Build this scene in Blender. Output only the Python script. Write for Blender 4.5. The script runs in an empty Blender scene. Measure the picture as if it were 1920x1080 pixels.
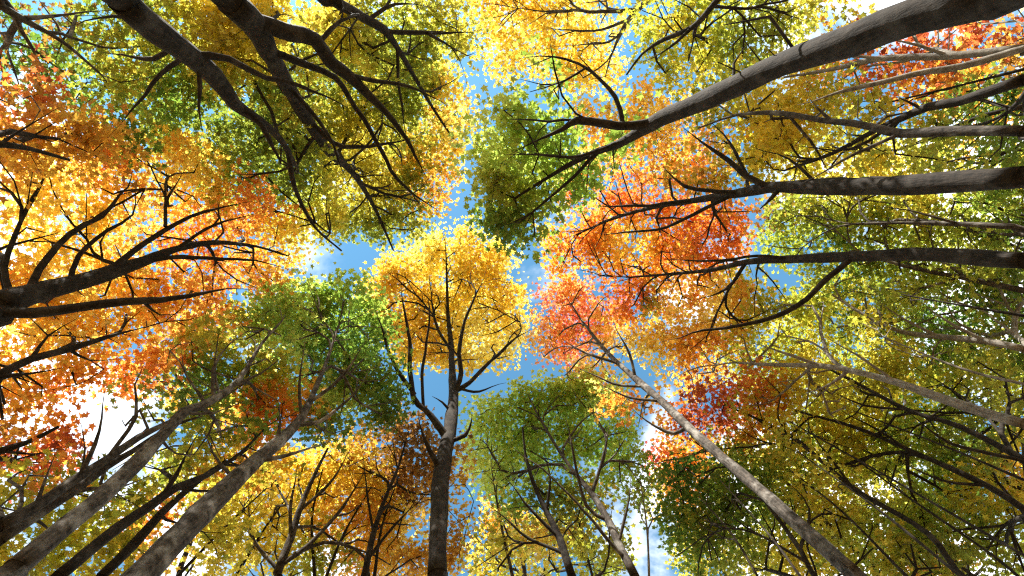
import bpy, math
import numpy as np
from mathutils import Matrix, Vector

# ------------------------------------------------------------------ camera, sky, sun, exposure
F = 900.0                      # focal length in photo pixels (1920 wide), about 17 mm
ZX, ZY = 890.0, 455.0          # where the verticals meet: the zenith
CAM_H = 1.5
sc = bpy.context.scene
cam = bpy.data.cameras.new('camera')
cam.sensor_width = 36.0
cam.lens = 36.0 * F / 1920.0
cam.clip_start = 0.05
cam.clip_end = 2000
camo = bpy.data.objects.new('camera', cam)
sc.collection.objects.link(camo)
fw = Vector((-(ZX - 960) / F, -(ZY - 540) / F, 1.0)).normalized()   # image right = +X, image down = +Y
right = Vector((1, 0, 0)); right = (right - fw * right.dot(fw)).normalized()
up = right.cross(fw); up = -up if up.y > 0 else up
back = -fw
M3 = Matrix((right, up, back)).transposed()
camo.matrix_world = Matrix.Translation((0, 0, CAM_H)) @ M3.to_4x4()
sc.camera = camo
FW, RT, UP = np.array(fw), np.array(right), np.array(up)

SUN_DIR = Vector((-0.42, -0.90, 0.0)).normalized()
SUN_EL = math.radians(42)
sun_vec = Vector((SUN_DIR.x * math.cos(SUN_EL), SUN_DIR.y * math.cos(SUN_EL), math.sin(SUN_EL)))
world = bpy.data.worlds.new('World'); sc.world = world; world.use_nodes = True
nt = world.node_tree; nt.nodes.clear()
def N(tree, t, **kw):
    n = tree.nodes.new(t)
    for k, v in kw.items(): setattr(n, k, v)
    return n
sky = N(nt, 'ShaderNodeTexSky', sky_type='NISHITA', sun_disc=False)
sky.sun_elevation = SUN_EL
sky.sun_rotation = math.atan2(SUN_DIR.x, SUN_DIR.y)
sky.air_density = 1.0; sky.dust_density = 0.3; sky.ozone_density = 1.0
tc = N(nt, 'ShaderNodeTexCoord')
sep = N(nt, 'ShaderNodeSeparateXYZ'); nt.links.new(tc.outputs['Generated'], sep.inputs[0])
mx = N(nt, 'ShaderNodeMath', operation='MAXIMUM'); mx.inputs[1].default_value = 0.12
nt.links.new(sep.outputs[2], mx.inputs[0])
dv = []
for i in range(2):
    d = N(nt, 'ShaderNodeMath', operation='DIVIDE')
    nt.links.new(sep.outputs[i], d.inputs[0]); nt.links.new(mx.outputs[0], d.inputs[1]); dv.append(d)
cmb = N(nt, 'ShaderNodeCombineXYZ')
nt.links.new(dv[0].outputs[0], cmb.inputs[0]); nt.links.new(dv[1].outputs[0], cmb.inputs[1])
cmb.inputs[2].default_value = 4.5
noi = N(nt, 'ShaderNodeTexNoise'); noi.inputs['Scale'].default_value = 2.3
noi.inputs['Detail'].default_value = 9; noi.inputs['Roughness'].default_value = 0.56
noi.inputs['Distortion'].default_value = 0.35
nt.links.new(cmb.outputs[0], noi.inputs['Vector'])
rmp = N(nt, 'ShaderNodeMapRange', interpolation_type='SMOOTHSTEP')
rmp.inputs['From Min'].default_value = 0.52; rmp.inputs['From Max'].default_value = 0.70
el = N(nt, 'ShaderNodeMapRange', interpolation_type='SMOOTHSTEP')
el.inputs['From Min'].default_value = 0.92; el.inputs['From Max'].default_value = 0.62; el.inputs['To Max'].default_value = 0.13
nt.links.new(sep.outputs[2], el.inputs['Value'])
add = N(nt, 'ShaderNodeMath', operation='ADD')
nt.links.new(noi.outputs[0], add.inputs[0]); nt.links.new(el.outputs[0], add.inputs[1])
nt.links.new(add.outputs[0], rmp.inputs['Value'])
mixc = N(nt, 'ShaderNodeMix', data_type='RGBA')
mixc.inputs['B'].default_value = (7.5, 7.6, 7.8, 1)
tin = N(nt, 'ShaderNodeMix', data_type='RGBA', blend_type='MULTIPLY'); tin.inputs['Factor'].default_value = 1
tin.inputs['B'].default_value = (0.68, 1.12, 1.08, 1)
nt.links.new(sky.outputs[0], tin.inputs['A'])
nt.links.new(rmp.outputs[0], mixc.inputs['Factor']); nt.links.new(tin.outputs['Result'], mixc.inputs['A'])
bg = N(nt, 'ShaderNodeBackground'); bg.inputs['Strength'].default_value = 0.097
nt.links.new(mixc.outputs['Result'], bg.inputs['Color'])
wo = N(nt, 'ShaderNodeOutputWorld'); nt.links.new(bg.outputs[0], wo.inputs['Surface'])

sl = bpy.data.lights.new('sun', 'SUN'); sl.energy = 5.0; sl.angle = math.radians(0.5); sl.color = (1.0, 0.95, 0.86)
so = bpy.data.objects.new('sun', sl); sc.collection.objects.link(so)
so.rotation_euler = sun_vec.to_track_quat('Z', 'Y').to_euler(); so.location = (-20, -20, 40)
sc.view_settings.view_transform = 'Standard'; sc.view_settings.look = 'None'
sc.view_settings.gamma = 1; sc.view_settings.exposure = 1.68
sc.render.engine = 'CYCLES'
cy = sc.cycles
cy.max_bounces = 12; cy.diffuse_bounces = 8; cy.transmission_bounces = 10; cy.glossy_bounces = 2
cy.use_denoising = False
cy.pixel_filter_type = 'BLACKMAN_HARRIS'; cy.filter_width = 1.2
cy.sample_clamp_indirect = 6

# ------------------------------------------------------------------ helpers
rng = np.random.default_rng(11)
CAMP = np.array((0, 0, CAM_H))
def ray(x, y):
    d = FW * F + RT * (x - 960) + UP * (540 - y)
    return d / d[2]                                   # per metre of height above the lens
def at(x, y, z):
    return CAMP + ray(x, y) * z
def slope(x, y):
    d = ray(x, y); return max(math.hypot(d[0], d[1]), 1e-3)   # horizontal metres per metre of height
def softmin(a, h, p=3.0):
    return (a ** -p + h ** -p) ** (-1 / p)

_tab = np.random.default_rng(5).random((32, 32, 32))
def vnoise(p, s):
    p = np.asarray(p) * s
    i = np.floor(p).astype(int); f = p - i; f = f * f * (3 - 2 * f)
    r = 0
    for a in (0, 1):
        for b in (0, 1):
            for c in (0, 1):
                w = (f[..., 0] if a else 1 - f[..., 0]) * (f[..., 1] if b else 1 - f[..., 1]) * (f[..., 2] if c else 1 - f[..., 2])
                r = r + w * _tab[(i[..., 0] + a) % 32, (i[..., 1] + b) % 32, (i[..., 2] + c) % 32]
    return r

def link(name, data, parent=None):
    o = bpy.data.objects.new(name, data)
    sc.collection.objects.link(o)
    if parent is not None: o.parent = parent
    return o

# ------------------------------------------------------------------ materials
def leaf_material(name, single):
    m = bpy.data.materials.new(name); m.use_nodes = True
    t = m.node_tree; t.nodes.clear()
    if single:
        c = N(t, 'ShaderNodeObjectInfo'); cout = c.outputs['Color']
    else:
        c = N(t, 'ShaderNodeAttribute', attribute_name='tint'); cout = c.outputs['Color']
    geo = N(t, 'ShaderNodeNewGeometry')
    n = N(t, 'ShaderNodeTexNoise'); n.inputs['Scale'].default_value = 22; n.inputs['Detail'].default_value = 3
    t.links.new(geo.outputs['Position'], n.inputs['Vector'])
    mr = N(t, 'ShaderNodeMapRange'); mr.inputs['From Min'].default_value = 0.3; mr.inputs['From Max'].default_value = 0.7
    mr.inputs['To Min'].default_value = 0.78; mr.inputs['To Max'].default_value = 1.12
    t.links.new(n.outputs[0], mr.inputs['Value'])
    mul = N(t, 'ShaderNodeVectorMath', operation='SCALE')
    t.links.new(cout, mul.inputs[0]); t.links.new(mr.outputs[0], mul.inputs['Scale'])
    dif = N(t, 'ShaderNodeBsdfDiffuse'); t.links.new(mul.outputs[0], dif.inputs['Color'])
    tr = N(t, 'ShaderNodeBsdfTranslucent')
    gm = N(t, 'ShaderNodeGamma'); gm.inputs['Gamma'].default_value = 0.95
    t.links.new(mul.outputs[0], gm.inputs['Color']); t.links.new(gm.outputs[0], tr.inputs['Color'])
    mix = N(t, 'ShaderNodeMixShader'); mix.inputs[0].default_value = 0.62
    t.links.new(dif.outputs[0], mix.inputs[1]); t.links.new(tr.outputs[0], mix.inputs[2])
    gl = N(t, 'ShaderNodeBsdfGlossy'); gl.inputs['Roughness'].default_value = 0.42; gl.inputs['Color'].default_value = (1, 1, 1, 1)
    mix2 = N(t, 'ShaderNodeMixShader'); mix2.inputs[0].default_value = 0.035
    t.links.new(mix.outputs[0], mix2.inputs[1]); t.links.new(gl.outputs[0], mix2.inputs[2])
    o = N(t, 'ShaderNodeOutputMaterial'); t.links.new(mix2.outputs[0], o.inputs['Surface'])
    return m
LEAF = leaf_material('leaf_blade', False)
LEAF1 = leaf_material('leaf_blade_single', True)

def bark_material(name, dark, light, lichen_or_sun):
    m = bpy.data.materials.new(name); m.use_nodes = True
    t = m.node_tree; b = t.nodes['Principled BSDF']
    geo = N(t, 'ShaderNodeNewGeometry')
    mp = N(t, 'ShaderNodeMapping'); mp.inputs['Scale'].default_value = (1, 1, 0.16)
    t.links.new(geo.outputs['Position'], mp.inputs['Vector'])
    n1 = N(t, 'ShaderNodeTexNoise'); n1.inputs['Scale'].default_value = 26; n1.inputs['Detail'].default_value = 8; n1.inputs['Roughness'].default_value = 0.65
    t.links.new(mp.outputs[0], n1.inputs['Vector'])
    n2 = N(t, 'ShaderNodeTexNoise'); n2.inputs['Scale'].default_value = 3.2; n2.inputs['Detail'].default_value = 6; n2.inputs['Roughness'].default_value = 0.6
    t.links.new(geo.outputs['Position'], n2.inputs['Vector'])
    mp3 = N(t, 'ShaderNodeMapping'); mp3.inputs['Scale'].default_value = (1, 1, 2.6)
    t.links.new(geo.outputs['Position'], mp3.inputs['Vector'])
    n3 = N(t, 'ShaderNodeTexNoise'); n3.inputs['Scale'].default_value = 5.5; n3.inputs['Detail'].default_value = 5; n3.inputs['Roughness'].default_value = 0.7
    t.links.new(mp3.outputs[0], n3.inputs['Vector'])
    mixn = N(t, 'ShaderNodeMix'); mixn.inputs['Factor'].default_value = 0.48
    t.links.new(n1.outputs[0], mixn.inputs['A']); t.links.new(n3.outputs[0], mixn.inputs['B'])
    r1 = N(t, 'ShaderNodeValToRGB')
    r1.color_ramp.elements[0].position = 0.40; r1.color_ramp.elements[0].color = (*dark, 1)
    r1.color_ramp.elements[1].position = 0.62; r1.color_ramp.elements[1].color = (*light, 1)
    t.links.new(mixn.outputs[0], r1.inputs[0])
    mr = N(t, 'ShaderNodeMapRange', interpolation_type='SMOOTHSTEP')
    mr.inputs['From Min'].default_value = 0.48; mr.inputs['From Max'].default_value = 0.72; mr.inputs['To Max'].default_value = 0.6
    t.links.new(n2.outputs[0], mr.inputs['Value'])
    mixl = N(t, 'ShaderNodeMix', data_type='RGBA'); mixl.inputs['B'].default_value = (*lichen_or_sun, 1)  # pale blotches: lichen, and painted sun patches on one bark
    t.links.new(mr.outputs[0], mixl.inputs['Factor']); t.links.new(r1.outputs[0], mixl.inputs['A'])
    t.links.new(mixl.outputs['Result'], b.inputs['Base Color'])
    b.inputs['Roughness'].default_value = 0.9
    b.inputs['Specular IOR Level'].default_value = 0.2
    bp = N(t, 'ShaderNodeBump'); bp.inputs['Strength'].default_value = 0.9; bp.inputs['Distance'].default_value = 0.02
    t.links.new(n1.outputs[0], bp.inputs['Height']); t.links.new(bp.outputs[0], b.inputs['Normal'])
    return m
BARK = {
    'dark': bark_material('bark_dark', (0.008, 0.0065, 0.005), (0.036, 0.028, 0.022), (0.07, 0.062, 0.053)),
    'grey': bark_material('bark_grey', (0.016, 0.013, 0.011), (0.085, 0.070, 0.058), (0.25, 0.235, 0.21)),
    'mid': bark_material('bark_brown', (0.010, 0.008, 0.006), (0.052, 0.042, 0.034), (0.13, 0.118, 0.10)),
    'sun_patches': bark_material('bark_sun_patches', (0.018, 0.015, 0.012), (0.115, 0.097, 0.082), (0.40, 0.38, 0.345)),  # lightest colour paints patches of sunlight into the bark
    'pale': bark_material('bark_pale', (0.09, 0.078, 0.066), (0.25, 0.225, 0.19), (0.38, 0.365, 0.33)),
}

# ------------------------------------------------------------------ forest floor (below and behind the lens)
gm_ = bpy.data.materials.new('leaf_litter'); gm_.use_nodes = True
t = gm_.node_tree; b = t.nodes['Principled BSDF']; b.inputs['Roughness'].default_value = 0.95
geo = N(t, 'ShaderNodeNewGeometry'); v = N(t, 'ShaderNodeTexVoronoi'); v.inputs['Scale'].default_value = 9
t.links.new(geo.outputs['Position'], v.inputs['Vector'])
r = N(t, 'ShaderNodeValToRGB'); r.color_ramp.elements[0].color = (0.09, 0.05, 0.02, 1); r.color_ramp.elements[1].color = (0.30, 0.17, 0.05, 1)
t.links.new(v.outputs['Color'], r.inputs[0]); t.links.new(r.outputs[0], b.inputs['Base Color'])
gx = np.linspace(-1, 1, 61); gx = np.sign(gx) * (np.abs(gx) ** 2.2) * 600
X, Y = np.meshgrid(gx, gx, indexing='ij')
rad = np.hypot(X, Y)
Z = (vnoise(np.stack([X, Y, X * 0], -1), 0.13) - 0.5) * 0.3 * np.clip(rad / 30, 0, 1)
gv = np.stack([X, Y, Z], -1).reshape(-1, 3)
idx = np.arange(61 * 61).reshape(61, 61)
gf = np.stack([idx[:-1, :-1], idx[1:, :-1], idx[1:, 1:], idx[:-1, 1:]], -1).reshape(-1, 4)
gme = bpy.data.meshes.new('ground'); gme.from_pydata(gv.tolist(), [], gf.tolist()); gme.materials.append(gm_)
go = link('ground', gme); go['kind'] = 'structure'; go['label'] = 'forest floor strewn with fallen brown leaves'

# ------------------------------------------------------------------ wood: tubes along paths
def catmull(P, R, step):
    P = np.asarray(P, float); R = np.asarray(R, float)
    Q = np.vstack([2 * P[0] - P[1], P, 2 * P[-1] - P[-2]])
    op, orr = [], []
    for i in range(len(P) - 1):
        n = max(2, int(np.linalg.norm(P[i + 1] - P[i]) / step))
        u = np.linspace(0, 1, n, endpoint=False)[:, None]
        a, b_, c, d = Q[i], Q[i + 1], Q[i + 2], Q[i + 3]
        op.append(0.5 * ((2 * b_) + (c - a) * u + (2 * a - 5 * b_ + 4 * c - d) * u ** 2 + (3 * b_ - a - 3 * c + d) * u ** 3))
        orr.append((R[i] + (R[i + 1] - R[i]) * u)[:, 0])
    op.append(P[-1:]); orr.append(R[-1:])
    return np.vstack(op), np.concatenate(orr)

class Tubes:
    def __init__(s): s.v, s.f, s.n = [], [], 0
    def add(s, P, R, sides, rough=0.0):
        P = np.asarray(P, float); R = np.asarray(R, float); n = len(P)
        T = np.gradient(P, axis=0); T /= np.linalg.norm(T, axis=1)[:, None] + 1e-9
        a = np.array((1., 0, 0)) if abs(T[0][0]) < 0.8 else np.array((0, 1., 0))
        u = np.cross(T[0], a); u /= np.linalg.norm(u)
        U = np.empty_like(P)
        for i in range(n):
            u = u - T[i] * u.dot(T[i]); u /= np.linalg.norm(u) + 1e-9; U[i] = u
        W = np.cross(T, U)
        an = np.arange(sides) * 2 * math.pi / sides
        D = U[:, None] * np.cos(an)[None, :, None] + W[:, None] * np.sin(an)[None, :, None]
        V = P[:, None] + D * R[:, None, None]
        if rough:
            ns = vnoise(V.reshape(-1, 3) * np.array((1, 1, 0.35)), 7.0).reshape(n, sides) + 0.6 * vnoise(V.reshape(-1, 3) + 9, 1.7).reshape(n, sides)
            V = P[:, None] + D * (R[:, None] * (1 + rough * (ns - 0.8)))[..., None]
        i0 = s.n + np.arange(n - 1)[:, None] * sides + np.arange(sides)[None]
        i1 = s.n + np.arange(n - 1)[:, None] * sides + (np.arange(sides)[None] + 1) % sides
        s.f.append(np.stack([i0, i1, i1 + sides, i0 + sides], -1).reshape(-1, 4))
        s.v.append(V.reshape(-1, 3)); s.n += n * sides
    def build(s, name, mat, parent, origin):
        me = bpy.data.meshes.new(name)
        V = np.vstack(s.v) - origin; Fq = np.vstack(s.f)
        me.vertices.add(len(V)); me.vertices.foreach_set('co', V.astype(np.float32).ravel())
        me.loops.add(Fq.size); me.loops.foreach_set('vertex_index', Fq.astype(np.int32).ravel())
        me.polygons.add(len(Fq)); me.polygons.foreach_set('loop_start', np.arange(0, Fq.size, 4, dtype=np.int32))
        me.polygons.foreach_set('use_smooth', np.ones(len(Fq), bool))
        me.materials.append(mat); me.update(calc_edges=True)
        return link(name, me, parent)

# ------------------------------------------------------------------ leaves
# one maple leaf: two halves folded along the midrib, base at the origin, tip at y = 1
HALF = np.array([(0.0, 0.0), (0.36, -0.06), (0.27, 0.20), (0.60, 0.46), (0.20, 0.50), (0.0, 1.0)])
LV = np.zeros((10, 3))
LV[:6, :2] = HALF
LV[6:, :2] = HALF[1:5] * (-1, 1)
LV[:, 0] *= 0.92
LV[:, 1] -= 0.35
LV[:, 2] = np.abs(LV[:, 0]) * 0.22 - 0.12 * np.maximum(LV[:, 1], 0) ** 2
LF = np.array([[0, 1, 2, 3, 4, 5], [0, 5, 9, 8, 7, 6]])

def rotations(n, tilt):
    """random leaf frames: blades mostly level, tilted by about `tilt` radians"""
    az = rng.random(n) * 2 * math.pi
    tl = np.abs(rng.normal(0, tilt, n)) + 0.08
    nz = np.stack([np.sin(tl) * np.cos(az), np.sin(tl) * np.sin(az), np.cos(tl)], -1)
    a = rng.normal(size=(n, 3)); y = a - nz * (a * nz).sum(1, keepdims=True)
    y /= np.linalg.norm(y, axis=1, keepdims=True)
    x = np.cross(y, nz)
    return np.stack([x, y, nz], -1)          # columns

def leaf_mesh(name, pos, size, rot, col, origin):
    n = len(pos)
    bend = rng.uniform(0.3, 1.9, n)
    L = np.repeat(LV[None], n, 0); L[:, :, 2] *= bend[:, None]
    L[:, :, 0] *= rng.uniform(0.8, 1.1, n)[:, None]
    V = np.einsum('nij,nkj->nki', rot, L) * size[:, None, None] + (pos - origin)[:, None]
    me = bpy.data.meshes.new(name)
    me.vertices.add(n * 10); me.vertices.foreach_set('co', V.astype(np.float32).ravel())
    Fi = (np.arange(n)[:, None, None] * 10 + LF[None]).astype(np.int32)
    me.loops.add(n * 12); me.loops.foreach_set('vertex_index', Fi.ravel())
    me.polygons.add(n * 2); me.polygons.foreach_set('loop_start', np.arange(0, n * 12, 6, dtype=np.int32))
    me.update(calc_edges=True)
    at_ = me.attributes.new('tint', 'FLOAT_COLOR', 'FACE')
    c4 = np.ones((n, 2, 4), np.float32); c4[:, :, :3] = col[:, None]
    at_.data.foreach_set('color', c4.ravel())
    me.materials.append(LEAF)
    return me

def single_leaf_mesh(variant):
    """a detailed leaf with toothed lobes and a stalk, for the leaves large enough to tell apart"""
    r2 = np.random.default_rng(100 + variant)
    half = [(0.04, 0.0), (0.20, -0.09), (0.40, -0.07), (0.33, 0.05), (0.27, 0.17), (0.42, 0.24), (0.47, 0.36), (0.64, 0.45), (0.47, 0.52), (0.36, 0.50),
            (0.19, 0.50), (0.25, 0.66), (0.15, 0.70), (0.10, 0.86)]
    half = [(x * (1 + r2.normal(0, .05)), y + r2.normal(0, .012)) for x, y in half]
    rightp = [(0, 0)] + half + [(0, 1.02)]
    V = []; 
    def lift(x, y): return abs(x) * (0.15 + 0.12 * variant) - 0.16 * max(y - 0.2, 0) ** 2 - 0.10 * x * x
    for x, y in rightp: V.append((x, y - 0.35, lift(x, y)))
    for x, y in half: V.append((-x, y - 0.35, lift(x, y)))
    k = len(half)
    f1 = list(range(0, k + 2)); f2 = [0, k + 1] + list(range(2 * k + 1, k + 1, -1))
    s0 = len(V); w = 0.012
    for (x, y, z) in ((0, 0, 0), (0.02, -0.3, -0.05), (0.03, -0.62, -0.16)):
        V += [(x - w, y - 0.35, z - .004), (x + w, y - 0.35, z - .004)]
    fs = [f1, f2, [s0, s0 + 1, s0 + 3, s0 + 2], [s0 + 2, s0 + 3, s0 + 5, s0 + 4]]
    me = bpy.data.meshes.new('leaf'); me.from_pydata(V, [], fs); me.materials.append(LEAF1); me.update()
    return me
SINGLE = [single_leaf_mesh(i) for i in range(3)]

PAL = {   # leaf pigments, as gradients
    'Y':  [(0.78, 0.52, 0.05), (0.88, 0.69, 0.08), (0.92, 0.78, 0.18)],
    'YO': [(0.82, 0.40, 0.05), (0.88, 0.60, 0.07), (0.92, 0.74, 0.15)],
    'YG': [(0.34, 0.40, 0.04), (0.60, 0.56, 0.05), (0.84, 0.64, 0.07)],
    'OL': [(0.28, 0.33, 0.04), (0.52, 0.50, 0.05), (0.80, 0.65, 0.08)],
    'G':  [(0.15, 0.26, 0.03), (0.32, 0.41, 0.05), (0.57, 0.57, 0.08)],
    'DG': [(0.09, 0.19, 0.025), (0.20, 0.31, 0.04), (0.44, 0.46, 0.06)],
    'LG': [(0.27, 0.42, 0.05), (0.44, 0.58, 0.09), (0.64, 0.70, 0.14)],
    'O':  [(0.80, 0.28, 0.05), (0.88, 0.50, 0.07), (0.92, 0.70, 0.14)],
    'RO': [(0.74, 0.20, 0.03), (0.84, 0.38, 0.04), (0.90, 0.60, 0.07)],
    'R':  [(0.40, 0.07, 0.03), (0.62, 0.15, 0.04), (0.76, 0.34, 0.05)],
    'P':  [(0.80, 0.16, 0.12), (0.86, 0.32, 0.12), (0.90, 0.54, 0.11)],
    'BR': [(0.24, 0.12, 0.03), (0.50, 0.24, 0.04), (0.72, 0.42, 0.05)],
    'OD': [(0.20, 0.26, 0.03), (0.38, 0.40, 0.045), (0.60, 0.52, 0.06)],
    'LL': [(0.34, 0.48, 0.06), (0.54, 0.66, 0.10), (0.74, 0.77, 0.17)],
    'MX': [(0.22, 0.27, 0.03), (0.58, 0.46, 0.05), (0.82, 0.32, 0.05)],
}
def tint(pal, pos):
    g = np.array(PAL[pal]); n = len(pos)
    tt = np.clip((vnoise(pos, 0.55) - 0.5) * 1.7 + 0.5 + rng.normal(0, 0.24, n), 0, 1) * 2
    i = np.minimum(tt.astype(int), 1); f = (tt - i)[:, None]
    c = g[i] * (1 - f) + g[i + 1] * f
    return c * np.exp(rng.normal(0, 0.16, n))[:, None]

# ------------------------------------------------------------------ a tree
STAT = dict(leaves=0, wood=0, objs=0)
CL_PER_M2 = 8.6
GROW = 1.06
def tree(name, label, d, H, trunk, limbs=(), blobs=(), bark='dark', leaf=0.15, per=50, singles=0, back=1.18, dens=1.0, rtip=0.0085, tilt=0.5, front=0.06):
    """trunk, limbs: photo pixels with widths in pixels; d: metres from the lens to the foot; H: height the crown reaches above the lens.
    The trunk stands on the floor at distance d, so every pixel of it gives a height."""
    tp, tr_ = [], []
    for x, y, w in trunk:
        z = softmin(d / slope(x, y), H)
        p = at(x, y, z); tp.append(p); tr_.append(0.5 * w * z / F)
    p0 = tp[0]
    base = np.array((p0[0] * 1.01, p0[1] * 1.01, 0.0))
    rb = tr_[0] * 1.12
    low = [base - (0, 0, 0.15), base + (0, 0, 0.25)]
    lr = [rb * 1.6, rb * 1.25]
    if p0[2] > 2.5:
        m = base * 0.45 + p0 * 0.55; low.append(m + rng.normal(0, .04, 3)); lr.append(rb * 1.05)
    P, R = catmull(low + tp, lr + tr_, 0.28)
    root = bpy.data.objects.new(name, None); sc.collection.objects.link(root)
    root.location = base; root['label'] = label; root['category'] = 'tree'; root['group'] = 'autumn trees around the clearing'
    mat = BARK[bark]
    tb = Tubes(); tb.add(P, R, 14, 0.30)
    tro = tb.build('trunk', mat, root, base)
    # skeleton nodes the finer wood can grow from
    nodes, nrad, own, ndir = [], [], [], []
    vis = P[:, 2] > max(0.30 * H, 3.2)
    G = np.gradient(P, axis=0); G /= np.linalg.norm(G, axis=1)[:, None]
    for p, r_, g in zip(P[vis], R[vis], G[vis]):
        nodes.append(p); nrad.append(r_); own.append(0); ndir.append(g)
    owners = [tro]
    paths = [(np.array([(x, y) for x, y, w in trunk], float), np.array(tp))]
    for lb in limbs:
        rise = 0.55
        if not isinstance(lb[0], tuple): rise, lb = lb[0], lb[1]
        x0, y0, w0 = lb[0]
        best = None                                     # join to the closest wood already drawn
        for px, wp in paths:
            for i in range(len(px) - 1):
                a, b_ = px[i], px[i + 1]; u = np.clip(((x0, y0) - a).dot(b_ - a) / ((b_ - a).dot(b_ - a) + 1e-9), 0, 1)
                dd = np.hypot(*(a + u * (b_ - a) - (x0, y0)))
                if best is None or dd < best[0]: best = (dd, wp[i] + u * (wp[i + 1] - wp[i]))
        if best[0] > 60:                                # springs from wood below the frame's edge
            z = softmin(d * 1.0 / slope(x0, y0), H); st = at(x0, y0, z)
            pts, rr = [np.array((P[2] + (st - P[2]) * 0.05)), st], [0.6 * w0 * z / F, 0.5 * w0 * z / F]
        else:
            st = best[1]; z = st[2] - CAM_H
            pts, rr = [st], [0.5 * w0 * z / F]
        lx, ly = x0, y0
        for x, y, w in lb[1:]:
            z = z + rise * math.hypot(x - lx, y - ly) * z / F
            z = min(z, H * 1.06)
            pts.append(at(x, y, z)); rr.append(0.5 * w * z / F); lx, ly = x, y
        LP, LR = catmull(pts, rr, 0.22)
        LR = LR * np.clip((len(LR) - np.arange(len(LR))) / 5.0, 0.25, 1)      # run out to a twig
        wob = np.stack([vnoise(LP + 17 * k_, 0.9) - 0.5 + 0.4 * (vnoise(LP + 31 * k_, 2.6) - 0.5) for k_ in range(3)], -1)
        ramp = np.minimum(np.arange(len(LP)) / 6.0, 1)[:, None]
        LP = LP + (wob - wob[0]) * 0.17 * ramp
        tb = Tubes(); tb.add(LP, LR, 9, 0.25)
        lo = tb.build('branch', mat, root, base); owners.append(lo)
        G = np.gradient(LP, axis=0); G /= np.linalg.norm(G, axis=1)[:, None] + 1e-9
        for p, r_, g in list(zip(LP, LR, G))[2:]:
            nodes.append(p); nrad.append(r_); own.append(len(owners) - 1); ndir.append(g)
        paths.append((np.array([(x, y) for x, y, w in lb], float), np.array(pts)))
    # leaf clusters in the crown
    A, AP, SC = [], [], []
    for bl in blobs:
        cx, cy_, rx, ry, pal = bl[:5]; rx *= GROW; ry *= GROW
        opt = bl[5] if len(bl) > 5 else {}
        z = opt.get('z') or softmin(d * opt.get('back', back) / slope(cx, cy_), H)
        c = at(cx, cy_, z); ax, ay = rx * z / F, ry * z / F
        zr = opt.get('zr', 0.5 * min(math.sqrt(ax * ay), 3.2))
        n = int(math.pi * ax * ay * CL_PER_M2 * dens * opt.get('den', 1.0))
        rr = np.sqrt(rng.random(n)); th = rng.random(n) * 2 * math.pi
        q = np.stack([rr * np.cos(th) * ax, rr * np.sin(th) * ay], -1)
        hz = (np.sqrt(1 - np.minimum(rr, .999) ** 2) * rng.uniform(0.25, 1.0, n) - 0.35) * zr + rng.normal(0, 0.15, n)
        pt = c + np.concatenate([q, hz[:, None]], 1)
        keep = vnoise(pt, 0.8) * 0.7 + vnoise(pt, 1.9) * 0.3 > opt.get('gap', 0.30)
        pt = pt[keep]
        A.append(pt); AP += [pal] * len(pt)
        ns = max(3, int(math.pi * ax * ay * 2.9 * opt.get('den', 1.0)))
        rs = np.sqrt(rng.random(ns)) * 0.93; th = rng.random(ns) * 2 * math.pi
        hs = (np.sqrt(1 - rs ** 2) * 0.15 - 0.55) * zr - rng.uniform(0.1, 0.8, ns)
        SC.append(c + np.stack([rs * np.cos(th) * ax, rs * np.sin(th) * ay, hs], -1))
    if A:
        A = np.vstack(A); AP = np.array(AP)
        # even out where lobes overlap
        pr = rng.permutation(len(A)); A = A[pr]; AP = AP[pr]
        rel = A - CAMP; zm = float(np.median(rel[:, 2]))
        cell = np.floor(rel[:, :2] / rel[:, 2:] * zm / 0.55).astype(int)
        key = cell[:, 0] * 100003 + cell[:, 1]
        o_ = np.argsort(key, kind='stable'); ks = key[o_]
        st_ = np.r_[0, np.flatnonzero(np.diff(ks)) + 1]; rank = np.arange(len(ks)) - np.repeat(st_, np.diff(np.r_[st_, len(ks)]))
        kp = np.zeros(len(A), bool); kp[o_] = rank < ((2 + (np.arange(len(ks)) % 2 == 0)) * (1.35 if dens > 1.05 else 1.0) if d < 12 else 2)
        A = A[kp]; AP = AP[kp]
        nodes = [np.array(p) for p in nodes]
        nm = len(nodes)
        D0 = np.min(np.linalg.norm(A[:, None] - np.array(nodes)[None], axis=2), axis=1)
        order = np.argsort(D0); A = A[order]; AP = AP[order]
        SC = np.vstack(SC)
        sd = np.min(np.linalg.norm(SC[:, None] - np.array(nodes)[None], axis=2), axis=1)
        SC = SC[np.argsort(-sd * rng.uniform(0.5, 1.5, len(sd)))]
        cap = nm + (len(A) + len(SC)) * 15 + 10
        NP_ = np.zeros((cap, 3)); NP_[:nm] = nodes
        ND = np.zeros((cap, 3)); ND[:nm] = ndir
        NL = np.zeros(cap); par = np.full(cap, -1)
        first = np.full(cap, -1); cnt = nm; tips = np.zeros(cap)
        ends = []
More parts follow.
